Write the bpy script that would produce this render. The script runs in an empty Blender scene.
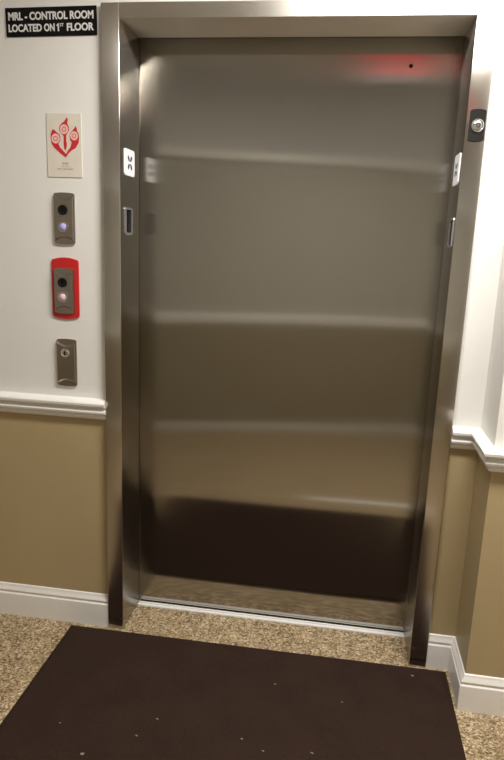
import bpy, bmesh, math, random
from mathutils import Vector, Matrix
random.seed(7)
COL = bpy.context.scene.collection

# ------------------------------------------------------------------ materials
def new_mat(name):
    m = bpy.data.materials.new(name); m.use_nodes = True
    nt = m.node_tree
    return m, nt, nt.nodes['Principled BSDF']

def plain(name, col, rough=.5, metal=0, emit=0, ecol=None, noise=.04, scale=30, bump=0, coat=0):
    m, nt, b = new_mat(name)
    tc = nt.nodes.new('ShaderNodeTexCoord'); n = nt.nodes.new('ShaderNodeTexNoise')
    n.inputs['Scale'].default_value = scale; n.inputs['Detail'].default_value = 3
    nt.links.new(tc.outputs['Object'], n.inputs['Vector'])
    r = nt.nodes.new('ShaderNodeValToRGB')
    r.color_ramp.elements[0].color = (*[c * (1 - noise) for c in col], 1)
    r.color_ramp.elements[1].color = (*[min(1, c * (1 + noise)) for c in col], 1)
    r.color_ramp.elements[0].position = .3; r.color_ramp.elements[1].position = .7
    nt.links.new(n.outputs['Fac'], r.inputs['Fac']); nt.links.new(r.outputs['Color'], b.inputs['Base Color'])
    b.inputs['Roughness'].default_value = rough; b.inputs['Metallic'].default_value = metal
    b.inputs['Coat Weight'].default_value = coat
    if bump:
        bp = nt.nodes.new('ShaderNodeBump'); bp.inputs['Distance'].default_value = bump
        bp.inputs['Strength'].default_value = .4
        nt.links.new(n.outputs['Fac'], bp.inputs['Height']); nt.links.new(bp.outputs['Normal'], b.inputs['Normal'])
    if emit:
        b.inputs['Emission Color'].default_value = (*(ecol or col), 1)
        b.inputs['Emission Strength'].default_value = emit
    return m

def brushed(name, col, rough=.3, aniso=.85, horizontal_grain=False, wave=0.0, wave_scale=(.5, .5, 3.0), grain=.06):
    """Brushed stainless steel; the blur runs across the grain."""
    m, nt, b = new_mat(name); L = nt.links.new
    tc = nt.nodes.new('ShaderNodeTexCoord'); mp = nt.nodes.new('ShaderNodeMapping')
    mp.inputs['Scale'].default_value = (8, 8, 900) if horizontal_grain else (900, 900, 8)
    L(tc.outputs['Object'], mp.inputs['Vector'])
    n = nt.nodes.new('ShaderNodeTexNoise'); n.inputs['Scale'].default_value = 1; n.inputs['Detail'].default_value = 2
    L(mp.outputs['Vector'], n.inputs['Vector'])
    r = nt.nodes.new('ShaderNodeValToRGB')
    r.color_ramp.elements[0].color = (*[c * (1 - grain) for c in col], 1)
    r.color_ramp.elements[1].color = (*[c * (1 + grain) for c in col], 1)
    L(n.outputs['Fac'], r.inputs['Fac']); L(r.outputs['Color'], b.inputs['Base Color'])
    b.inputs['Metallic'].default_value = 1
    b.inputs['Roughness'].default_value = rough
    b.inputs['Anisotropic'].default_value = aniso
    b.inputs['Anisotropic Rotation'].default_value = .25 if horizontal_grain else 0
    t = nt.nodes.new('ShaderNodeTangent'); t.direction_type = 'UV_MAP'; t.uv_map = 'UVMap'
    L(t.outputs['Tangent'], b.inputs['Tangent'])
    if wave:
        mp2 = nt.nodes.new('ShaderNodeMapping'); mp2.inputs['Scale'].default_value = wave_scale
        mp2.inputs['Location'].default_value = (3.1, 0, 1.7)
        L(tc.outputs['Object'], mp2.inputs['Vector'])
        n2 = nt.nodes.new('ShaderNodeTexNoise'); n2.inputs['Scale'].default_value = 1; n2.inputs['Detail'].default_value = 0
        L(mp2.outputs['Vector'], n2.inputs['Vector'])
        bp = nt.nodes.new('ShaderNodeBump'); bp.inputs['Strength'].default_value = 1; bp.inputs['Distance'].default_value = wave
        L(n2.outputs['Fac'], bp.inputs['Height']); L(bp.outputs['Normal'], b.inputs['Normal'])
    return m

def floor_mat():
    m, nt, b = new_mat('pebble_epoxy'); L = nt.links.new
    tc = nt.nodes.new('ShaderNodeTexCoord')
    v = nt.nodes.new('ShaderNodeTexVoronoi'); v.inputs['Scale'].default_value = 170
    L(tc.outputs['Object'], v.inputs['Vector'])
    sep = nt.nodes.new('ShaderNodeSeparateColor'); L(v.outputs['Color'], sep.inputs['Color'])
    r = nt.nodes.new('ShaderNodeValToRGB'); cr = r.color_ramp
    cols = [(0, (.13, .085, .05)), (.22, (.28, .20, .12)), (.45, (.42, .32, .21)), (.7, (.52, .42, .29)), (.88, (.66, .57, .43)), (.97, (.80, .72, .58))]
    cr.elements[0].position = 0; cr.elements[0].color = (*cols[0][1], 1)
    cr.elements[1].position = .97; cr.elements[1].color = (*cols[-1][1], 1)
    for p, c in cols[1:-1]:
        e = cr.elements.new(p); e.color = (*c, 1)
    L(sep.outputs['Red'], r.inputs['Fac'])
    n = nt.nodes.new('ShaderNodeTexNoise'); n.inputs['Scale'].default_value = 14; n.inputs['Detail'].default_value = 4
    L(tc.outputs['Object'], n.inputs['Vector'])
    r2 = nt.nodes.new('ShaderNodeValToRGB')
    r2.color_ramp.elements[0].position = .3; r2.color_ramp.elements[0].color = (.68, .64, .55, 1)
    r2.color_ramp.elements[1].position = .7; r2.color_ramp.elements[1].color = (.94, .89, .79, 1)
    L(n.outputs['Fac'], r2.inputs['Fac'])
    mx = nt.nodes.new('ShaderNodeMix'); mx.data_type = 'RGBA'; mx.blend_type = 'MULTIPLY'; mx.inputs[0].default_value = 1
    L(r.outputs['Color'], mx.inputs[6]); L(r2.outputs['Color'], mx.inputs[7]); L(mx.outputs[2], b.inputs['Base Color'])
    b.inputs['Roughness'].default_value = .38
    bp = nt.nodes.new('ShaderNodeBump'); bp.inputs['Distance'].default_value = .002; bp.inputs['Strength'].default_value = .35; bp.invert = True
    L(v.outputs['Distance'], bp.inputs['Height']); L(bp.outputs['Normal'], b.inputs['Normal'])
    return m

def mat_mat():
    m, nt, b = new_mat('brown_carpet'); L = nt.links.new
    tc = nt.nodes.new('ShaderNodeTexCoord')
    n = nt.nodes.new('ShaderNodeTexNoise'); n.inputs['Scale'].default_value = 420; n.inputs['Detail'].default_value = 2
    n2 = nt.nodes.new('ShaderNodeTexNoise'); n2.inputs['Scale'].default_value = 7; n2.inputs['Detail'].default_value = 5
    for k in (n, n2): L(tc.outputs['Object'], k.inputs['Vector'])
    a = nt.nodes.new('ShaderNodeMath'); a.operation = 'MULTIPLY_ADD'; a.inputs[1].default_value = .8
    L(n.outputs['Fac'], a.inputs[0])
    h = nt.nodes.new('ShaderNodeMath'); h.operation = 'MULTIPLY'; h.inputs[1].default_value = .2
    L(n2.outputs['Fac'], h.inputs[0]); L(h.outputs[0], a.inputs[2])
    r = nt.nodes.new('ShaderNodeValToRGB')
    r.color_ramp.elements[0].position = .33; r.color_ramp.elements[0].color = (.017, .0092, .0065, 1)
    r.color_ramp.elements[1].position = .68; r.color_ramp.elements[1].color = (.048, .027, .019, 1)
    L(a.outputs[0], r.inputs['Fac']); L(r.outputs['Color'], b.inputs['Base Color'])
    b.inputs['Roughness'].default_value = .95; b.inputs['Specular IOR Level'].default_value = .15
    bp = nt.nodes.new('ShaderNodeBump'); bp.inputs['Distance'].default_value = .003; bp.inputs['Strength'].default_value = .6
    L(n.outputs['Fac'], bp.inputs['Height']); L(bp.outputs['Normal'], b.inputs['Normal'])
    return m

M = dict(
    white=plain('white_wall_paint', (.81, .80, .78), .55, noise=.015, scale=3, bump=.0004),
    tan=plain('tan_wall_paint', (.45, .35, .195), .5, noise=.03, scale=3, bump=.0004),
    trim=plain('white_gloss_trim', (.86, .845, .82), .28, noise=.01),
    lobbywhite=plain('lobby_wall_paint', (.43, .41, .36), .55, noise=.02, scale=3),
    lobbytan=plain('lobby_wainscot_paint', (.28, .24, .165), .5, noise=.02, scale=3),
    ceil=plain('ceiling_paint', (.80, .79, .77), .8, noise=.02),
    wallgrey=plain('grey_upper_paint', (.66, .65, .64), .7, noise=.02, scale=3),
    floor=floor_mat(), carpet=mat_mat(),
    rubber=plain('mat_rubber_edge', (.014, .010, .009), .6),
    door=brushed('brushed_steel_door', (.395, .378, .343), .125, 1.0, wave=.003, wave_scale=(1.1, 1, 2.6)),
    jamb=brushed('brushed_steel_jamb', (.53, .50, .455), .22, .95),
    jambshade=brushed('brushed_steel_jamb_shaded', (.40, .375, .34), .22, .95),  # jamb steel with the shade of its side faces put into the colour
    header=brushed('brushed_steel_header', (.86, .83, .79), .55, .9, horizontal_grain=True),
    plate=brushed('brushed_plate', (.40, .36, .32), .30, .6, grain=.04),
    chrome=plain('chrome', (.80, .80, .82), .12, 1, noise=.01),
    alum=plain('aluminium', (.92, .92, .92), .5, .1, noise=.02),
    slotrim=plain('slot_rim_steel', (.42, .42, .43), .25, .7, noise=.02),
    dulltrim=plain('lobby_trim', (.50, .47, .42), .4, noise=.01),  # duller trim colour for the lobby baseboard
    dark=plain('black_recess', (.006, .006, .006), .6),
    black=plain('black_plastic', (.012, .011, .012), .35),
    blackplate=plain('black_plate', (.012, .011, .011), .8),
    signblack=plain('sign_black', (.006, .005, .006), .65),
    letter=plain('sign_lettering', (.74, .73, .72), .5),
    plastic=plain('white_plate_plastic_glow', (.90, .90, .92), .35, emit=.12, ecol=(1, 1, 1)),  # plates are unlit; faint glow added to brighten their white
    navy=plain('navy_mark', (.02, .022, .11), .4),
    card=plain('card_stock', (.72, .67, .59), .6, noise=.02),
    red=plain('flame_red', (.58, .022, .030), .5),
    pink=plain('flame_disc', (.84, .55, .50), .5, noise=.05, scale=300),
    redback=plain('red_backplate', (.56, .014, .016), .28, noise=.06, coat=.4),
    greytext=plain('grey_print', (.34, .31, .28), .6),
    jewel=plain('lit_jewel_blue', (.45, .42, .80), .1, emit=.08, ecol=(.5, .45, 1)),
    jewelp=plain('lit_jewel_pink', (.80, .50, .62), .1, emit=.05, ecol=(1, .6, .75)),
    fleck=plain('pale_lint', (.27, .20, .14), .8),
    lamp=plain('lamp_diffuser', (.9, .9, .85), .5, emit=4, ecol=(1, .95, .88)),
    exitred=plain('exit_red', (.2, .01, .01), .4, emit=1.3, ecol=(1, .03, .02)),
    exitbox=plain('lamp_base', (.8, .8, .78), .5),
    exitgrey=plain('exit_housing', (.13, .10, .10), .5),
)

for k in ('black', 'blackplate', 'signblack', 'dark'):
    M[k].node_tree.nodes['Principled BSDF'].inputs['Specular IOR Level'].default_value = .15

# ------------------------------------------------------------------ mesh tools
def box_uv(me):
    uv = me.uv_layers.new(name='UVMap')
    for p in me.polygons:
        n = p.normal
        for li in p.loop_indices:
            c = me.vertices[me.loops[li].vertex_index].co
            if abs(n.z) > .7: uv.data[li].uv = (c.x, c.y)
            elif abs(n.y) >= abs(n.x): uv.data[li].uv = (c.x, c.z)
            else: uv.data[li].uv = (c.y, c.z)

def obj(name, bm, mats, parent=None, smooth=False, loc=None, rot=None, bevel=0, seg=2):
    me = bpy.data.meshes.new(name)
    bmesh.ops.recalc_face_normals(bm, faces=bm.faces[:])
    if bevel:
        bmesh.ops.bevel(bm, geom=bm.edges[:], offset=bevel, segments=seg, profile=.5, affect='EDGES', clamp_overlap=True)
    bm.to_mesh(me); bm.free(); box_uv(me)
    if not isinstance(mats, (list, tuple)): mats = [mats]
    for m in mats: me.materials.append(m)
    for p in me.polygons: p.use_smooth = smooth
    if smooth: 
        try: me.set_sharp_from_angle(angle=math.radians(35))
        except Exception: pass
    o = bpy.data.objects.new(name, me); COL.objects.link(o)
    if parent: o.parent = parent
    if loc: o.location = loc
    if rot: o.rotation_euler = rot
    return o

def box(bm, x0, x1, y0, y1, z0, z1, mi=0):
    v = [bm.verts.new((x, y, z)) for z in (z0, z1) for y in (y0, y1) for x in (x0, x1)]
    for f in ((0, 2, 3, 1), (4, 5, 7, 6), (0, 1, 5, 4), (2, 6, 7, 3), (0, 4, 6, 2), (1, 3, 7, 5)):
        fc = bm.faces.new([v[i] for i in f]); fc.material_index = mi
    return bm

def mbox(*a): return box(bmesh.new(), *a)

def empty(name, loc, rotz=0):
    o = bpy.data.objects.new(name, None); COL.objects.link(o)
    o.location = loc; o.rotation_euler = (0, 0, rotz); o.empty_display_size = .05
    return o

def tag(o, label, cat, group=None):
    o['label'] = label; o['category'] = cat
    if group: o['group'] = group
    return o

def struct(o): o['kind'] = 'structure'; return o

def prism(bm, pts, y0, y1, mi=0):
    """extrude an x/z outline from y0 (front) to y1 (back)"""
    a = [bm.verts.new((x, y0, z)) for x, z in pts]; b = [bm.verts.new((x, y1, z)) for x, z in pts]
    f = bm.faces.new(a); f.material_index = mi; f = bm.faces.new(b[::-1]); f.material_index = mi
    n = len(pts)
    for i in range(n):
        f = bm.faces.new((a[i], b[i], b[(i + 1) % n], a[(i + 1) % n])); f.material_index = mi
    return bm

def circle_pts(cx, cz, r, n=32, rz=None):
    rz = rz or r
    return [(cx + r * math.cos(2 * math.pi * i / n), cz + rz * math.sin(2 * math.pi * i / n)) for i in range(n)]

def rrect(w, h, r, bow=0, n=6):
    """rounded rectangle centred on 0; bow lifts the middle of the short ends"""
    pts = []
    for cx, cz, a0 in ((w / 2 - r, h / 2 - r, 0), (-w / 2 + r, h / 2 - r, 90), (-w / 2 + r, -h / 2 + r, 180), (w / 2 - r, -h / 2 + r, 270)):
        for i in range(n + 1):
            a = math.radians(a0 + 90 * i / n)
            pts.append((cx + r * math.cos(a), cz + r * math.sin(a)))
        if a0 in (0, 180) and bow:
            s = 1 if a0 == 0 else -1
            for k in range(1, 8):
                t = k / 8; x = s * (w / 2 - r) * (1 - 2 * t)
                pts.append((x, s * (h / 2 + bow * (1 - (1 - 2 * t) ** 2))))
    return pts

def ring(bm, cx, cz, ro, ri, y0, y1, n=32, scale_z=1):
    L = []
    for r, y in ((ri, y1), (ri, y0), (ro, y0), (ro, y1)):
        L.append([bm.verts.new((cx + r * math.cos(2 * math.pi * i / n), y, cz + scale_z * r * math.sin(2 * math.pi * i / n))) for i in range(n)])
    for k in range(4):
        A, B = L[k], L[(k + 1) % 4]
        for i in range(n):
            bm.faces.new((A[i], A[(i + 1) % n], B[(i + 1) % n], B[i]))
    return bm

def lathe_y(bm, cx, cz, prof, n=32):
    """prof: (radius, y) from the outside in; last radius 0 closes it"""
    prev = None
    for r, y in prof:
        if r == 0:
            c = bm.verts.new((cx, y, cz))
            for i in range(n): bm.faces.new((prev[i], prev[(i + 1) % n], c))
            break
        cur = [bm.verts.new((cx + r * math.cos(2 * math.pi * i / n), y, cz + r * math.sin(2 * math.pi * i / n))) for i in range(n)]
        if prev:
            for i in range(n): bm.faces.new((prev[i], prev[(i + 1) % n], cur[(i + 1) % n], cur[i]))
        prev = cur
    return bm

def molding(path, prof, side=1):
    """sweep prof [(out, z)] along an x/y path with mitred corners; out points to the room"""
    bm = bmesh.new(); P = [Vector(p) for p in path]; rings = []
    nrm = []
    for i in range(len(P) - 1):
        d = (P[i + 1] - P[i]).normalized(); nrm.append(Vector((d.y, -d.x)) * side)
    for i, p in enumerate(P):
        if i == 0: m = nrm[0]
        elif i == len(P) - 1: m = nrm[-1]
        else:
            m = (nrm[i - 1] + nrm[i]).normalized(); m = m / m.dot(nrm[i])
        rings.append([bm.verts.new((p.x + m.x * o, p.y + m.y * o, z)) for o, z in prof])
    n = len(prof)
    for a, b in zip(rings, rings[1:]):
        for i in range(n): bm.faces.new((a[i], a[(i + 1) % n], b[(i + 1) % n], b[i]))
    bm.faces.new(rings[0]); bm.faces.new(rings[-1][::-1])
    return bm

def text_obj(name, s, size, mat, parent, x, z, y, bold=.0, sx=1.0, align='CENTER', depth=.0006):
    cu = bpy.data.curves.new(name, 'FONT'); cu.body = s; cu.size = size; cu.align_x = align; cu.align_y = 'CENTER'
    cu.extrude = depth; cu.offset = bold; cu.resolution_u = 4
    t = bpy.data.objects.new(name + '_tmp', cu); COL.objects.link(t)
    bpy.context.view_layer.update()
    dg = bpy.context.evaluated_depsgraph_get()
    me = bpy.data.meshes.new_from_object(t.evaluated_get(dg))
    bpy.data.objects.remove(t); bpy.data.curves.remove(cu)
    me.transform(Matrix(((sx, 0, 0, 0), (0, 0, -1, 0), (0, 1, 0, 0), (0, 0, 0, 1))))
    me.materials.clear(); me.materials.append(mat)
    o = bpy.data.objects.new(name, me); COL.objects.link(o); o.parent = parent; o.location = (x, y, z)
    return o

# ------------------------------------------------------------------ dimensions
HW, H, D, FW, HF, P = .536, 2.134, .200, .060, .045, .020
CEIL = 2.60
RZ = .862           # paint break, hidden by the chair rail
JX, JY = .689, -.180  # the jog in the wall right of the elevator
LX, RX = -2.3, 2.3

# ------------------------------------------------------------------ setting
def two_tone(bm, x0, x1, y0, y1, z0, z1):
    if z0 < RZ < z1:
        box(bm, x0, x1, y0, y1, z0, RZ, 1); box(bm, x0, x1, y0, y1, RZ, z1, 0)
    else: box(bm, x0, x1, y0, y1, z0, z1, 1 if z1 <= RZ else 0)
bm = bmesh.new(); O = HW + FW - .008
two_tone(bm, LX, -O, P, .30, 0, CEIL)
two_tone(bm, O, JX, P, .30, 0, CEIL)
box(bm, -O, O, P, .30, H + HF - .008, CEIL, 0)
struct(obj('wall_back', bm, [M['white'], M['tan']]))
bm = bmesh.new(); two_tone(bm, JX, RX, JY, .30, 0, CEIL)
struct(obj('wall_right', bm, [M['white'], M['tan']]))
bm = bmesh.new(); two_tone(bm, LX - .1, LX, -3.4, .30, 0, CEIL)
struct(obj('wall_left', bm, [M['white'], M['tan']]))
bm = bmesh.new(); two_tone(bm, RX, RX + .1, -3.4, .30, 0, CEIL)
struct(obj('wall_side', bm, [M['white'], M['tan']]))
# opposite wall of the lobby, running at a slight angle to the elevator wall
FA, FB = Vector((-2.3, -1.72)), Vector((2.3, -3.10))
bm = bmesh.new()
def slab(z0, z1, mi):
    n = Vector((FB.y - FA.y, -(FB.x - FA.x))).normalized() * .1
    q = [FA, FB, FB + n, FA + n]
    a = [bm.verts.new((p.x, p.y, z0)) for p in q]; b = [bm.verts.new((p.x, p.y, z1)) for p in q]
    for f in [a, b[::-1]] + [(a[i], a[(i + 1) % 4], b[(i + 1) % 4], b[i]) for i in range(4)]:
        bm.faces.new(f).material_index = mi
slab(0, RZ, 1); slab(RZ, 2.06, 3); slab(2.06, CEIL, 2)
struct(obj('wall_front', bm, [M['white'], M['lobbytan'], M['wallgrey'], M['lobbywhite']]))
struct(obj('floor', mbox(LX, RX, -3.4, .30, -.08, 0), M['floor']))
struct(obj('ceiling', mbox(LX, RX, -3.4, .30, CEIL, CEIL + .06), M['ceil']))

RAIL = [(0, .829), (.010, .829), (.014, .836), (.012, .843), (.018, .848), (.024, .851), (.026, .858), (.023, .864), (.017, .868),
        (.017, .872), (.027, .876), (.033, .882), (.034, .890), (.030, .896), (.020, .900), (.008, .902), (0, .903)]
BASE = [(0, 0), (.016, 0), (.016, .088), (.0155, .092), (.011, .096), (.011, .100), (.013, .106), (.010, .113), (.0055, .119), (.004, .127), (0, .130)]
def trims(name, path, prof, side=1):
    o = obj(name, molding(path, prof, side), M['trim'], smooth=True); return struct(o)
E0 = HW + FW + .0005
trims('trim_1', [(LX, P), (-E0, P)], RAIL)
trims('baseboard_left', [(LX, P), (-E0, P)], BASE)
JP = [(E0, P), (JX, P), (JX, JY), (RX, JY)]
trims('trim_2', JP, RAIL)
trims('baseboard_right', JP, BASE)
FP = [tuple(FA), tuple(FB)]
trims('trim_3', FP, RAIL, -1)
struct(obj('baseboard_front', molding(FP, [(o, z * .55) for o, z in BASE], -1), M['dulltrim'], smooth=True))
trims('trim_4', FP, [(0, 2.030), (.045, 2.030), (.05, 2.036), (.05, 2.092), (0, 2.11)], -1)

# ------------------------------------------------------------------ elevator frame, door, sill
fr = tag(empty('elevator_frame', (0, 0, 0)), 'tall brushed stainless steel elevator door frame set in the white and tan wall', 'door frame')
for s, nm in ((-1, 'left'), (1, 'right')):
    a, b = sorted((s * HW, s * (HW + FW)))
    j = obj('jamb', mbox(a, b, 0, D - .004, .0005, H + HF), [M['jamb'], M['jambshade']], fr, bevel=.0028, seg=3, smooth=True)
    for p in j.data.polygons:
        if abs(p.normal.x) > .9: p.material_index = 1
hd = obj('header', mbox(-HW, HW, .0006, D - .004, H, H + HF), M['header'], fr, bevel=.0012, seg=2, smooth=True)

dr = tag(empty('elevator_door', (0, D, 0)), 'closed brushed stainless steel elevator door panel with blurred reflections', 'elevator door')
bm = bmesh.new()
# panel with many rows so its skin can bow very slightly
nx, nz = 12, 24; x0, x1, z0, z1 = -HW - .018, HW + .018, .010, H + .02
g = [[bm.verts.new((x0 + (x1 - x0) * i / nx, 0, z0 + (z1 - z0) * k / nz)) for i in range(nx + 1)] for k in range(nz + 1)]
for k in range(nz):
    for i in range(nx): bm.faces.new((g[k][i], g[k][i + 1], g[k + 1][i + 1], g[k + 1][i]))
box(bm, x0, x1, .0002, .03, z0, z1)
obj('panel', bm, M['door'], dr)
obj('key_hole', lathe_y(bmesh.new(), .3766, 2.048, [(.0062, -.0003), (.0062, -.0012), (.0045, -.0012), (.004, -.0004), (0, -.0004)], 24), M['dark'], dr)
obj('bottom_guide', mbox(-HW + .002, HW - .002, .006, .024, .0012, .0098), M['dark'], dr)

sl = tag(empty('door_sill', (0, .18, 0)), 'thin bright aluminium sill strip along the foot of the elevator door', 'sill')
bm = bmesh.new()
box(bm, -HW + .001, HW - .001, -.012, .002, .0003, .0055); box(bm, -HW + .001, HW - .001, .0055, .0135, .0003, .0055)
obj('strip', bm, M['alum'], sl)
obj('groove', mbox(-HW + .001, HW - .001, .002, .0055, .0003, .0028), M['dark'], sl)

# ------------------------------------------------------------------ floor mat
t = tag(empty('floor_mat', (-.0345, -.461, 0), math.radians(.35)), 'dark brown rectangular carpet entrance mat on pebbled floor before the elevator', 'mat')
bm = bmesh.new(); prism(bm, [(a, b) for a, b in rrect(1.372, .872, .008)], 0, .007)
bmesh.ops.rotate(bm, verts=bm.verts[:], cent=(0, 0, 0), matrix=Matrix.Rotation(math.radians(90), 3, 'X'))
bmesh.ops.translate(bm, verts=bm.verts[:], vec=(0, 0, .0005 - min(v.co.z for v in bm.verts)))
obj('carpet_pad', bm, M['carpet'], t)
bm = bmesh.new()
W2, H2 = .702, .452; iw, ih = .684, .434
for (ax, ay, bx, by) in ((-1, -1, 1, -1), (1, -1, 1, 1), (1, 1, -1, 1), (-1, 1, -1, -1)):
    o0 = (ax * W2, ay * H2); o1 = (bx * W2, by * H2); i0 = (ax * iw, ay * ih); i1 = (bx * iw, by * ih)
    v = [bm.verts.new((*o0, .0004)), bm.verts.new((*o1, .0004)), bm.verts.new((*i1, .0052)), bm.verts.new((*i0, .0052))]
    bm.faces.new(v)
obj('border', bm, M['carpet'], t)

FL = [(.2365, -.10), (0, 0)]
ts = tag(empty('added_reflection_strip', (.42, -1.06, 0)), 'added unseen metal strip that puts a bright line in the door reflection', 'strip')  # added out of view to give the door reflection a bright line
obj('glint_strip', prism(bmesh.new(), [(-.34, 0), (.34, 0), (.34, .003), (.33, .005), (-.33, .005), (-.34, .003)], -.016, .016), M['alum'], ts, loc=(0, 0, .0003))
# ------------------------------------------------------------------ wall sign
sg = tag(empty('wall_sign', (-.768, P, 2.131)), 'black rectangular wall sign with two lines of white lettering, top left', 'sign')
sg.rotation_euler = (0, math.radians(-.9), 0)
obj('board', mbox(-.153, .153, -.0042, -.0003, -.0425, .0425), M['signblack'], sg, bevel=.0008)
def fit(t, x0, x1, z0, z1):
    """stretch a flat lettering mesh into the given rectangle of its sign"""
    vs_ = t.data.vertices; ax = min(v.co.x for v in vs_); bx = max(v.co.x for v in vs_); az = min(v.co.z for v in vs_); bz = max(v.co.z for v in vs_)
    for v in vs_:
        v.co.x = x0 + (v.co.x - ax) / (bx - ax) * (x1 - x0); v.co.z = z0 + (v.co.z - az) / (bz - az) * (z1 - z0)
    t.location.x = 0; t.location.z = 0
for txt, a, b, c, d in (('MRL - CONTROL ROOM', -.143, .143, .005, .029), ('LOCATED', -.144, -.031, -.029, -.006), ('ON', -.023, .0125, -.029, -.006),
                        ('ST', .0300, .0430, -.0155, -.006), ('FLOOR', .0535, .143, -.029, -.006)):
    fit(text_obj('lettering', txt, .0345, M['letter'], sg, 0, 0, -.0046, bold=.0011 if txt != 'ST' else .0006), a, b, c, d)
obj('lettering', prism(bmesh.new(), [(.0227, -.029), (.0270, -.029), (.0270, -.006), (.0236, -.006), (.0225, -.0092), (.0188, -.0110), (.0188, -.0140), (.0227, -.0130)], -.0050, -.0040), M['letter'], sg)

# ------------------------------------------------------------------ flame placard
cd = tag(empty('fire_placard', (-.7335, P, 1.758)), 'small cream placard with three red flames on the white wall', 'placard')
obj('card', mbox(-.060, .060, -.0028, -.0003, -.100, .100), M['card'], cd, bevel=.0005)
# px in the zoomed card (72..410 wide, 25..675 tall) -> metres on the card
def cp(x, y): return ((x - 241) / 338 * .120, -(y - 350) / 650 * .200)
def blob(name, pts, mat, y0, y1): return obj(name, prism(bmesh.new(), [cp(*p) for p in pts], y0, y1), mat, cd)
blob('flame', [(275, 65), (282, 90), (275, 125), (290, 160), (292, 195), (272, 230), (262, 250), (262, 300), (268, 345), (262, 375), (250, 402), (240, 380), (235, 330), (238, 280), (236, 250), (212, 225), (196, 195), (198, 160), (215, 130), (245, 105), (262, 80)], M['red'], -.0034, -.0029)
blob('flame', [(132, 185), (150, 195), (165, 212), (195, 235), (207, 270), (200, 310), (183, 330), (200, 370), (235, 410), (262, 440), (256, 472), (225, 450), (175, 405), (140, 370), (118, 330), (110, 280), (112, 235), (122, 205)], M['red'], -.0034, -.0029)
blob('flame', [(358, 150), (368, 178), (368, 195), (383, 225), (388, 270), (382, 320), (355, 370), (310, 400), (280, 430), (262, 462), (258, 436), (275, 400), (300, 370), (315, 315), (300, 290), (297, 250), (305, 220), (330, 190), (345, 170)], M['red'], -.0034, -.0029)
for (x, y, r) in ((243, 185, 43), (158, 280, 44), (340, 250, 40)):
    bm = bmesh.new(); c = cp(x, y); prism(bm, circle_pts(c[0], c[1], r / 338 * .120 * .92, 28, r / 338 * .120 * 1.0), -.0037, -.0032)
    d = obj('disc', bm, M['pink'], cd)
    bm = bmesh.new(); ring(bm, c[0], c[1], r / 338 * .12 * .50, r / 338 * .12 * .36, -.0040, -.0036, 20)
    obj('disc_mark', bm, M['red'], d)
bm = bmesh.new()
for (x0, x1, y, h) in ((218, 236, 530, 12), (241, 262, 530, 12), (266, 278, 530, 12), (218, 240, 548, 5), (245, 276, 548, 5), (168, 200, 590, 9), (206, 222, 590, 9), (228, 262, 590, 9), (268, 322, 590, 9), (205, 245, 568, 4), (252, 290, 568, 4)):
    a = cp(x0, y + h / 2); b = cp(x1, y - h / 2); box(bm, a[0], b[0], -.0033, -.0029, a[1], b[1])
obj('print', bm, M['greytext'], cd)

# ------------------------------------------------------------------ call stations
def face_plate(parent, w=.072, h=.166, t=.013):
    """steel plate: raised flat centre, lens-shaped bevelled ends"""
    bm = bmesh.new(); pts = rrect(w, h, .006, bow=.002)
    prism(bm, pts, -t * .55, -.0003)
    # raised centre with curved ends
    c = []
    n = 10; hw = w / 2 - .0045; zt = h / 2 - .026
    for i in range(n + 1):
        q = i / n; c.append((hw * (1 - 2 * q), zt + .012 * abs(1 - 2 * q) ** 2))
    for i in range(n + 1):
        q = i / n; c.append((-hw * (1 - 2 * q), -(zt + .012 * abs(1 - 2 * q) ** 2)))
    base = [(x * 1.05, z * 1.10) for x, z in c]
    A = [bm.verts.new((x, -t, z)) for x, z in c]; B = [bm.verts.new((x, -t * .55, z)) for x, z in base]
    bm.faces.new(A)
    for i in range(len(c)): bm.faces.new((A[i], B[i], B[(i + 1) % len(c)], A[(i + 1) % len(c)]))
    return obj('face_plate', bm, M['plate'], parent)

def keyhole(parent, z, r=.0165, y=-.013, x=-.002):
    k = obj('key_socket', lathe_y(bmesh.new(), x, z, [(r, y + .0005), (r, y - .0035), (r * .86, y - .0045), (r * .55, y - .0035), (r * .5, y - .001), (0, y - .001)], 32), M['black'], parent, smooth=True)
    obj('key_slot', mbox(x - .001, x + .001, y - .0022, y - .0005, z - .006, z + .006), M['dark'], k)

def button(parent, z, jewel, y=-.013, x=-.002, r=.0175):
    b = obj('button_ring', ring(bmesh.new(), x, z, r, r * .74, y - .004, y + .0005, 32), M['chrome'], parent, bevel=0)
    obj('button', lathe_y(bmesh.new(), x, z, [(r * .68, y), (r * .66, y - .0035), (r * .5, y - .0065), (r * .25, y - .0078), (0, y - .0082)], 32), jewel, b, smooth=True)

s1 = tag(empty('call_station', (-.738, P, 1.524)), 'steel call plate with black key socket and blue button, topmost of three', 'call button')
face_plate(s1); keyhole(s1, .028); button(s1, -.027, M['jewel'])

s2 = tag(empty('call_station', (-.741, P, 1.289)), 'steel call plate with button mounted on a bright red backing plate', 'call button')
bm = bmesh.new(); pts = rrect(.098, .200, .010, bow=.006); prism(bm, pts, -.006, -.0003)
obj('backing_plate', bm, M['redback'], s2, bevel=.0012)
sub = empty('steel_station', (-.002, -.006, -.008)); sub.parent = s2
fp = face_plate(sub, .070, .152, .013); fp.parent = s2; fp.location = (-.002, -.006, -.008)
bpy.data.objects.remove(sub)
keyhole(s2, .021, y=-.019, x=-.004); button(s2, -.028, M['jewelp'], y=-.019, x=-.004)

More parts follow.
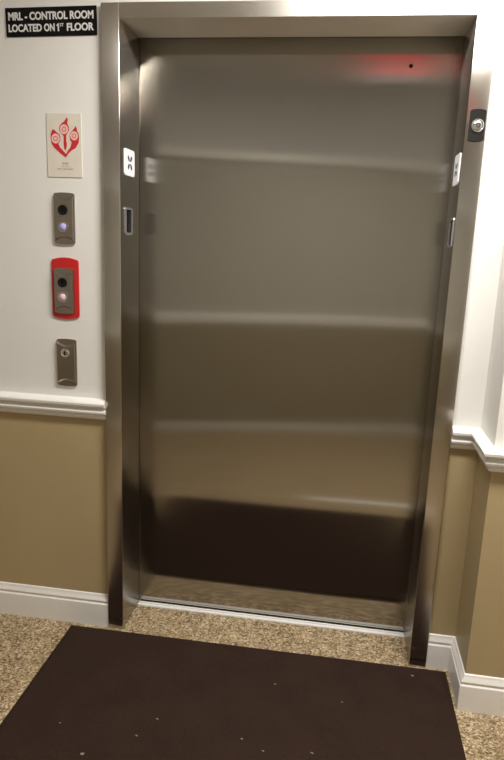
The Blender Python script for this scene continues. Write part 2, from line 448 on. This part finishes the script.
s3 = tag(empty('key_switch', (-.7425, P, 1.028)), 'narrow steel plate with one chrome key switch, just above the chair rail', 'key switch')
face_plate(s3)
kc = obj('lock_cylinder', lathe_y(bmesh.new(), -.001, .036, [(.0155, -.0125), (.0155, -.0165), (.013, -.018), (.0105, -.0165), (.0095, -.0165), (.009, -.019), (0, -.019)], 32), M['chrome'], s3, smooth=True)
obj('key_slot', mbox(-.0035, .0015, -.0195, -.0188, .029, .042), M['dark'], kc)

# ------------------------------------------------------------------ fire key plate on right jamb
kp = tag(empty('key_plate', (.5685, 0, 1.835)), 'black rounded plate with round chrome lock on the right steel jamb face', 'lock')
obj('plate', prism(bmesh.new(), rrect(.046, .088, .006, bow=.002), -.0035, .0004), M['blackplate'], kp, bevel=.0006)
kc = obj('lock_cylinder', lathe_y(bmesh.new(), .001, -.001, [(.0185, -.003), (.0185, -.007), (.016, -.0085), (.0135, -.007), (.0125, -.0065), (.0115, -.0095), (.009, -.0105), (0, -.0105)], 36), M['chrome'], kp, smooth=True)
bm = bmesh.new(); ring(bm, .002, -.001, .0062, .0046, -.0112, -.0104, 24)
obj('keyway', bm, M['dark'], kc)

# ------------------------------------------------------------------ jamb plates and slots (built facing +X, local y is depth)
def on_jamb(name, side, y, z):
    o = empty(name, (side * HW, y, z)); o.rotation_euler = (0, 0, math.radians(90 if side < 0 else -90)); return o
# local frame: -y faces the opening, x runs along the jamb depth
def petals(parent, dz, sc=1.0, y=-.0042):
    for a in (45, 135, 225, 315):
        ca, sa = math.cos(math.radians(a)), math.sin(math.radians(a))
        pts = []
        for i in range(16):
            q = 2 * math.pi * i / 16
            u, w = .0150 + .0105 * math.cos(q), .0045 * math.sin(q) * (1.25 + .3 * math.cos(q))
            pts.append(((u * ca - w * sa) * sc, dz + (u * sa + w * ca) * sc * 1.05))
        obj('mark', prism(bmesh.new(), pts, y, y + .0008), M['navy'], parent)

pl = tag(on_jamb('floor_plate', -1, .086, 1.716), 'white rounded plate with dark four-petal mark, on left jamb inner side', 'plate')
obj('plate', prism(bmesh.new(), rrect(.098, .085, .010), -.0035, -.0002), M['plastic'], pl, bevel=.0005)
petals(pl, 0, 1.1)
pr = tag(on_jamb('floor_plate', 1, .068, 1.716), 'white rounded plate seen nearly edge-on, on right jamb inner side', 'plate')
obj('plate', prism(bmesh.new(), rrect(.098, .092, .010), -.0035, -.0002), M['plastic'], pr, bevel=.0005)
petals(pr, 0, .95)

def slot(side, y, label):
    o = tag(on_jamb('jamb_indicator', side, y, 1.524), label, 'indicator')
    bm = bmesh.new(); w, h, r = .074, .092, .008
    out = rrect(w, h, r); inn = rrect(w - .022, h - .016, r - .004)
    n = len(out)
    V = [[bm.verts.new((x, yy, z)) for x, z in pts] for pts, yy in ((out, -.0002), (out, -.005), (inn, -.005), (inn, -.0002))]
    for A, B in zip(V, V[1:]):
        for i in range(n): bm.faces.new((A[i], A[(i + 1) % n], B[(i + 1) % n], B[i]))
    obj('rim', bm, M['slotrim'], o)
    obj('recess', prism(bmesh.new(), rrect(w - .022, h - .016, r - .004), -.0015, -.0003), M['dark'], o)
    obj('lever', mbox(-.006, .010, -.004, -.0015, -.012, .030), M['black'], o, bevel=.0008)
    obj('lens', mbox(-.010, .014, -.0042, -.0015, -.034, -.012), M['black'], o, bevel=.0008)
slot(-1, .074, 'chrome-rimmed dark slot on left jamb inner side, below the white plate')
slot(1, .050, 'chrome-rimmed dark slot on right jamb inner side, below the white plate')

# ------------------------------------------------------------------ lint flecks on the mat
for k, (x, y, a, b) in enumerate([(.073, -.198, .006, .002), (.002, -.457, .004, .004), (.071, -.491, .005, .0025), (.214, -.471, .006, .002),
                              (.300, -.240, .004, .002), (-.444, -.600, .007, .005), (-.272, -.428, .006, .003), (-.312, -.505, .005, .003),
                              (-.557, -.500, .004, .002), (.542, -.060, .006, .003)]):
    bm = bmesh.new(); n = 9
    top = [bm.verts.new((a * math.cos(6.283 * i / n) * random.uniform(.6, 1.1), b * math.sin(6.283 * i / n) * random.uniform(.6, 1.1), .0012)) for i in range(n)]
    bot = [bm.verts.new((v.co.x * 1.05, v.co.y * 1.05, 0)) for v in top]
    bm.faces.new(top); bm.faces.new(bot[::-1])
    for i in range(n): bm.faces.new((top[i], bot[i], bot[(i + 1) % n], top[(i + 1) % n]))
    tag(obj('lint_fleck', bm, M['fleck'], loc=(x, y, .0077), rot=(0, 0, random.uniform(-.6, .6))), 'tiny pale fleck of lint lying on the dark brown mat', 'lint', 'lint flecks on the mat')

# ------------------------------------------------------------------ lights
def ceiling_lamp(x, y, label):
    o = tag(empty('ceiling_light', (x, y, CEIL)), label, 'ceiling light')
    obj('housing', mbox(-.63, .63, -.15, .15, -.03, -.0005), M['exitbox'], o, bevel=.004)
    bm = bmesh.new(); pts = [(.135 * math.cos(math.radians(a)), -.031 - .045 * math.sin(math.radians(a))) for a in range(0, 181, 15)]
    prism(bm, pts, -.6, .6)
    obj('diffuser', bm, M['lamp'], o, smooth=True, rot=(0, 0, math.radians(90)))
    return o
def area(name, loc, rot, e, sx, sy, col=(1, .96, .89)):
    l = bpy.data.lights.new(name, 'AREA'); l.energy = e; l.shape = 'RECTANGLE'; l.size = sx; l.size_y = sy; l.color = col
    o = bpy.data.objects.new(name, l); COL.objects.link(o); o.location = loc; o.rotation_euler = rot
    return o
ceiling_lamp(.55, -.75, 'long white ceiling light on the lobby ceiling')
area('lobby_light', (.55, -.75, CEIL - .085), (0, 0, 0), 55, 1.2, .25)

ex = tag(empty('exit_sign', (.42, -1.40, CEIL)), 'lit exit sign seen as a red glow reflected high in the steel door', 'exit sign')
obj('housing', mbox(-.19, .19, -.025, .025, -.26, -.06), M['exitgrey'], ex, bevel=.004)
obj('stem', mbox(-.02, .02, -.02, .02, -.06, -.0005), M['exitgrey'], ex)
e = text_obj('lettering', 'EXIT', .17, M['exitred'], ex, 0, -.16, .0262, bold=.004, sx=1.0)
e.rotation_euler = (0, 0, math.pi)

w = bpy.data.worlds.new('world'); bpy.context.scene.world = w; w.use_nodes = True
w.node_tree.nodes['Background'].inputs[0].default_value = (.9, .85, .78, 1)
w.node_tree.nodes['Background'].inputs[1].default_value = .05

# ------------------------------------------------------------------ camera
cx, cy, cz, yaw, pitch, roll, f = .2155, -2.0635, 1.4789, .1398, -.219, -.0395, 629.92
R = Matrix.Rotation(yaw, 3, 'Z') @ Matrix.Rotation(pitch, 3, 'X') @ Matrix.Rotation(roll, 3, 'Y')
cam = bpy.data.cameras.new('camera'); co = bpy.data.objects.new('camera', cam); COL.objects.link(co)
right, fwd, up = R.col[0], R.col[1], R.col[2]
mw = Matrix((right, up, -fwd)).transposed().to_4x4(); mw.translation = Vector((cx, cy, cz))
co.matrix_world = mw
cam.sensor_fit = 'HORIZONTAL'; cam.sensor_width = 36; cam.lens = 36 * f / 504; cam.clip_start = .02
bpy.context.scene.camera = co
vs = bpy.context.scene.view_settings
vs.view_transform = 'Standard'; vs.look = 'None'; vs.exposure = 0; vs.gamma = 1
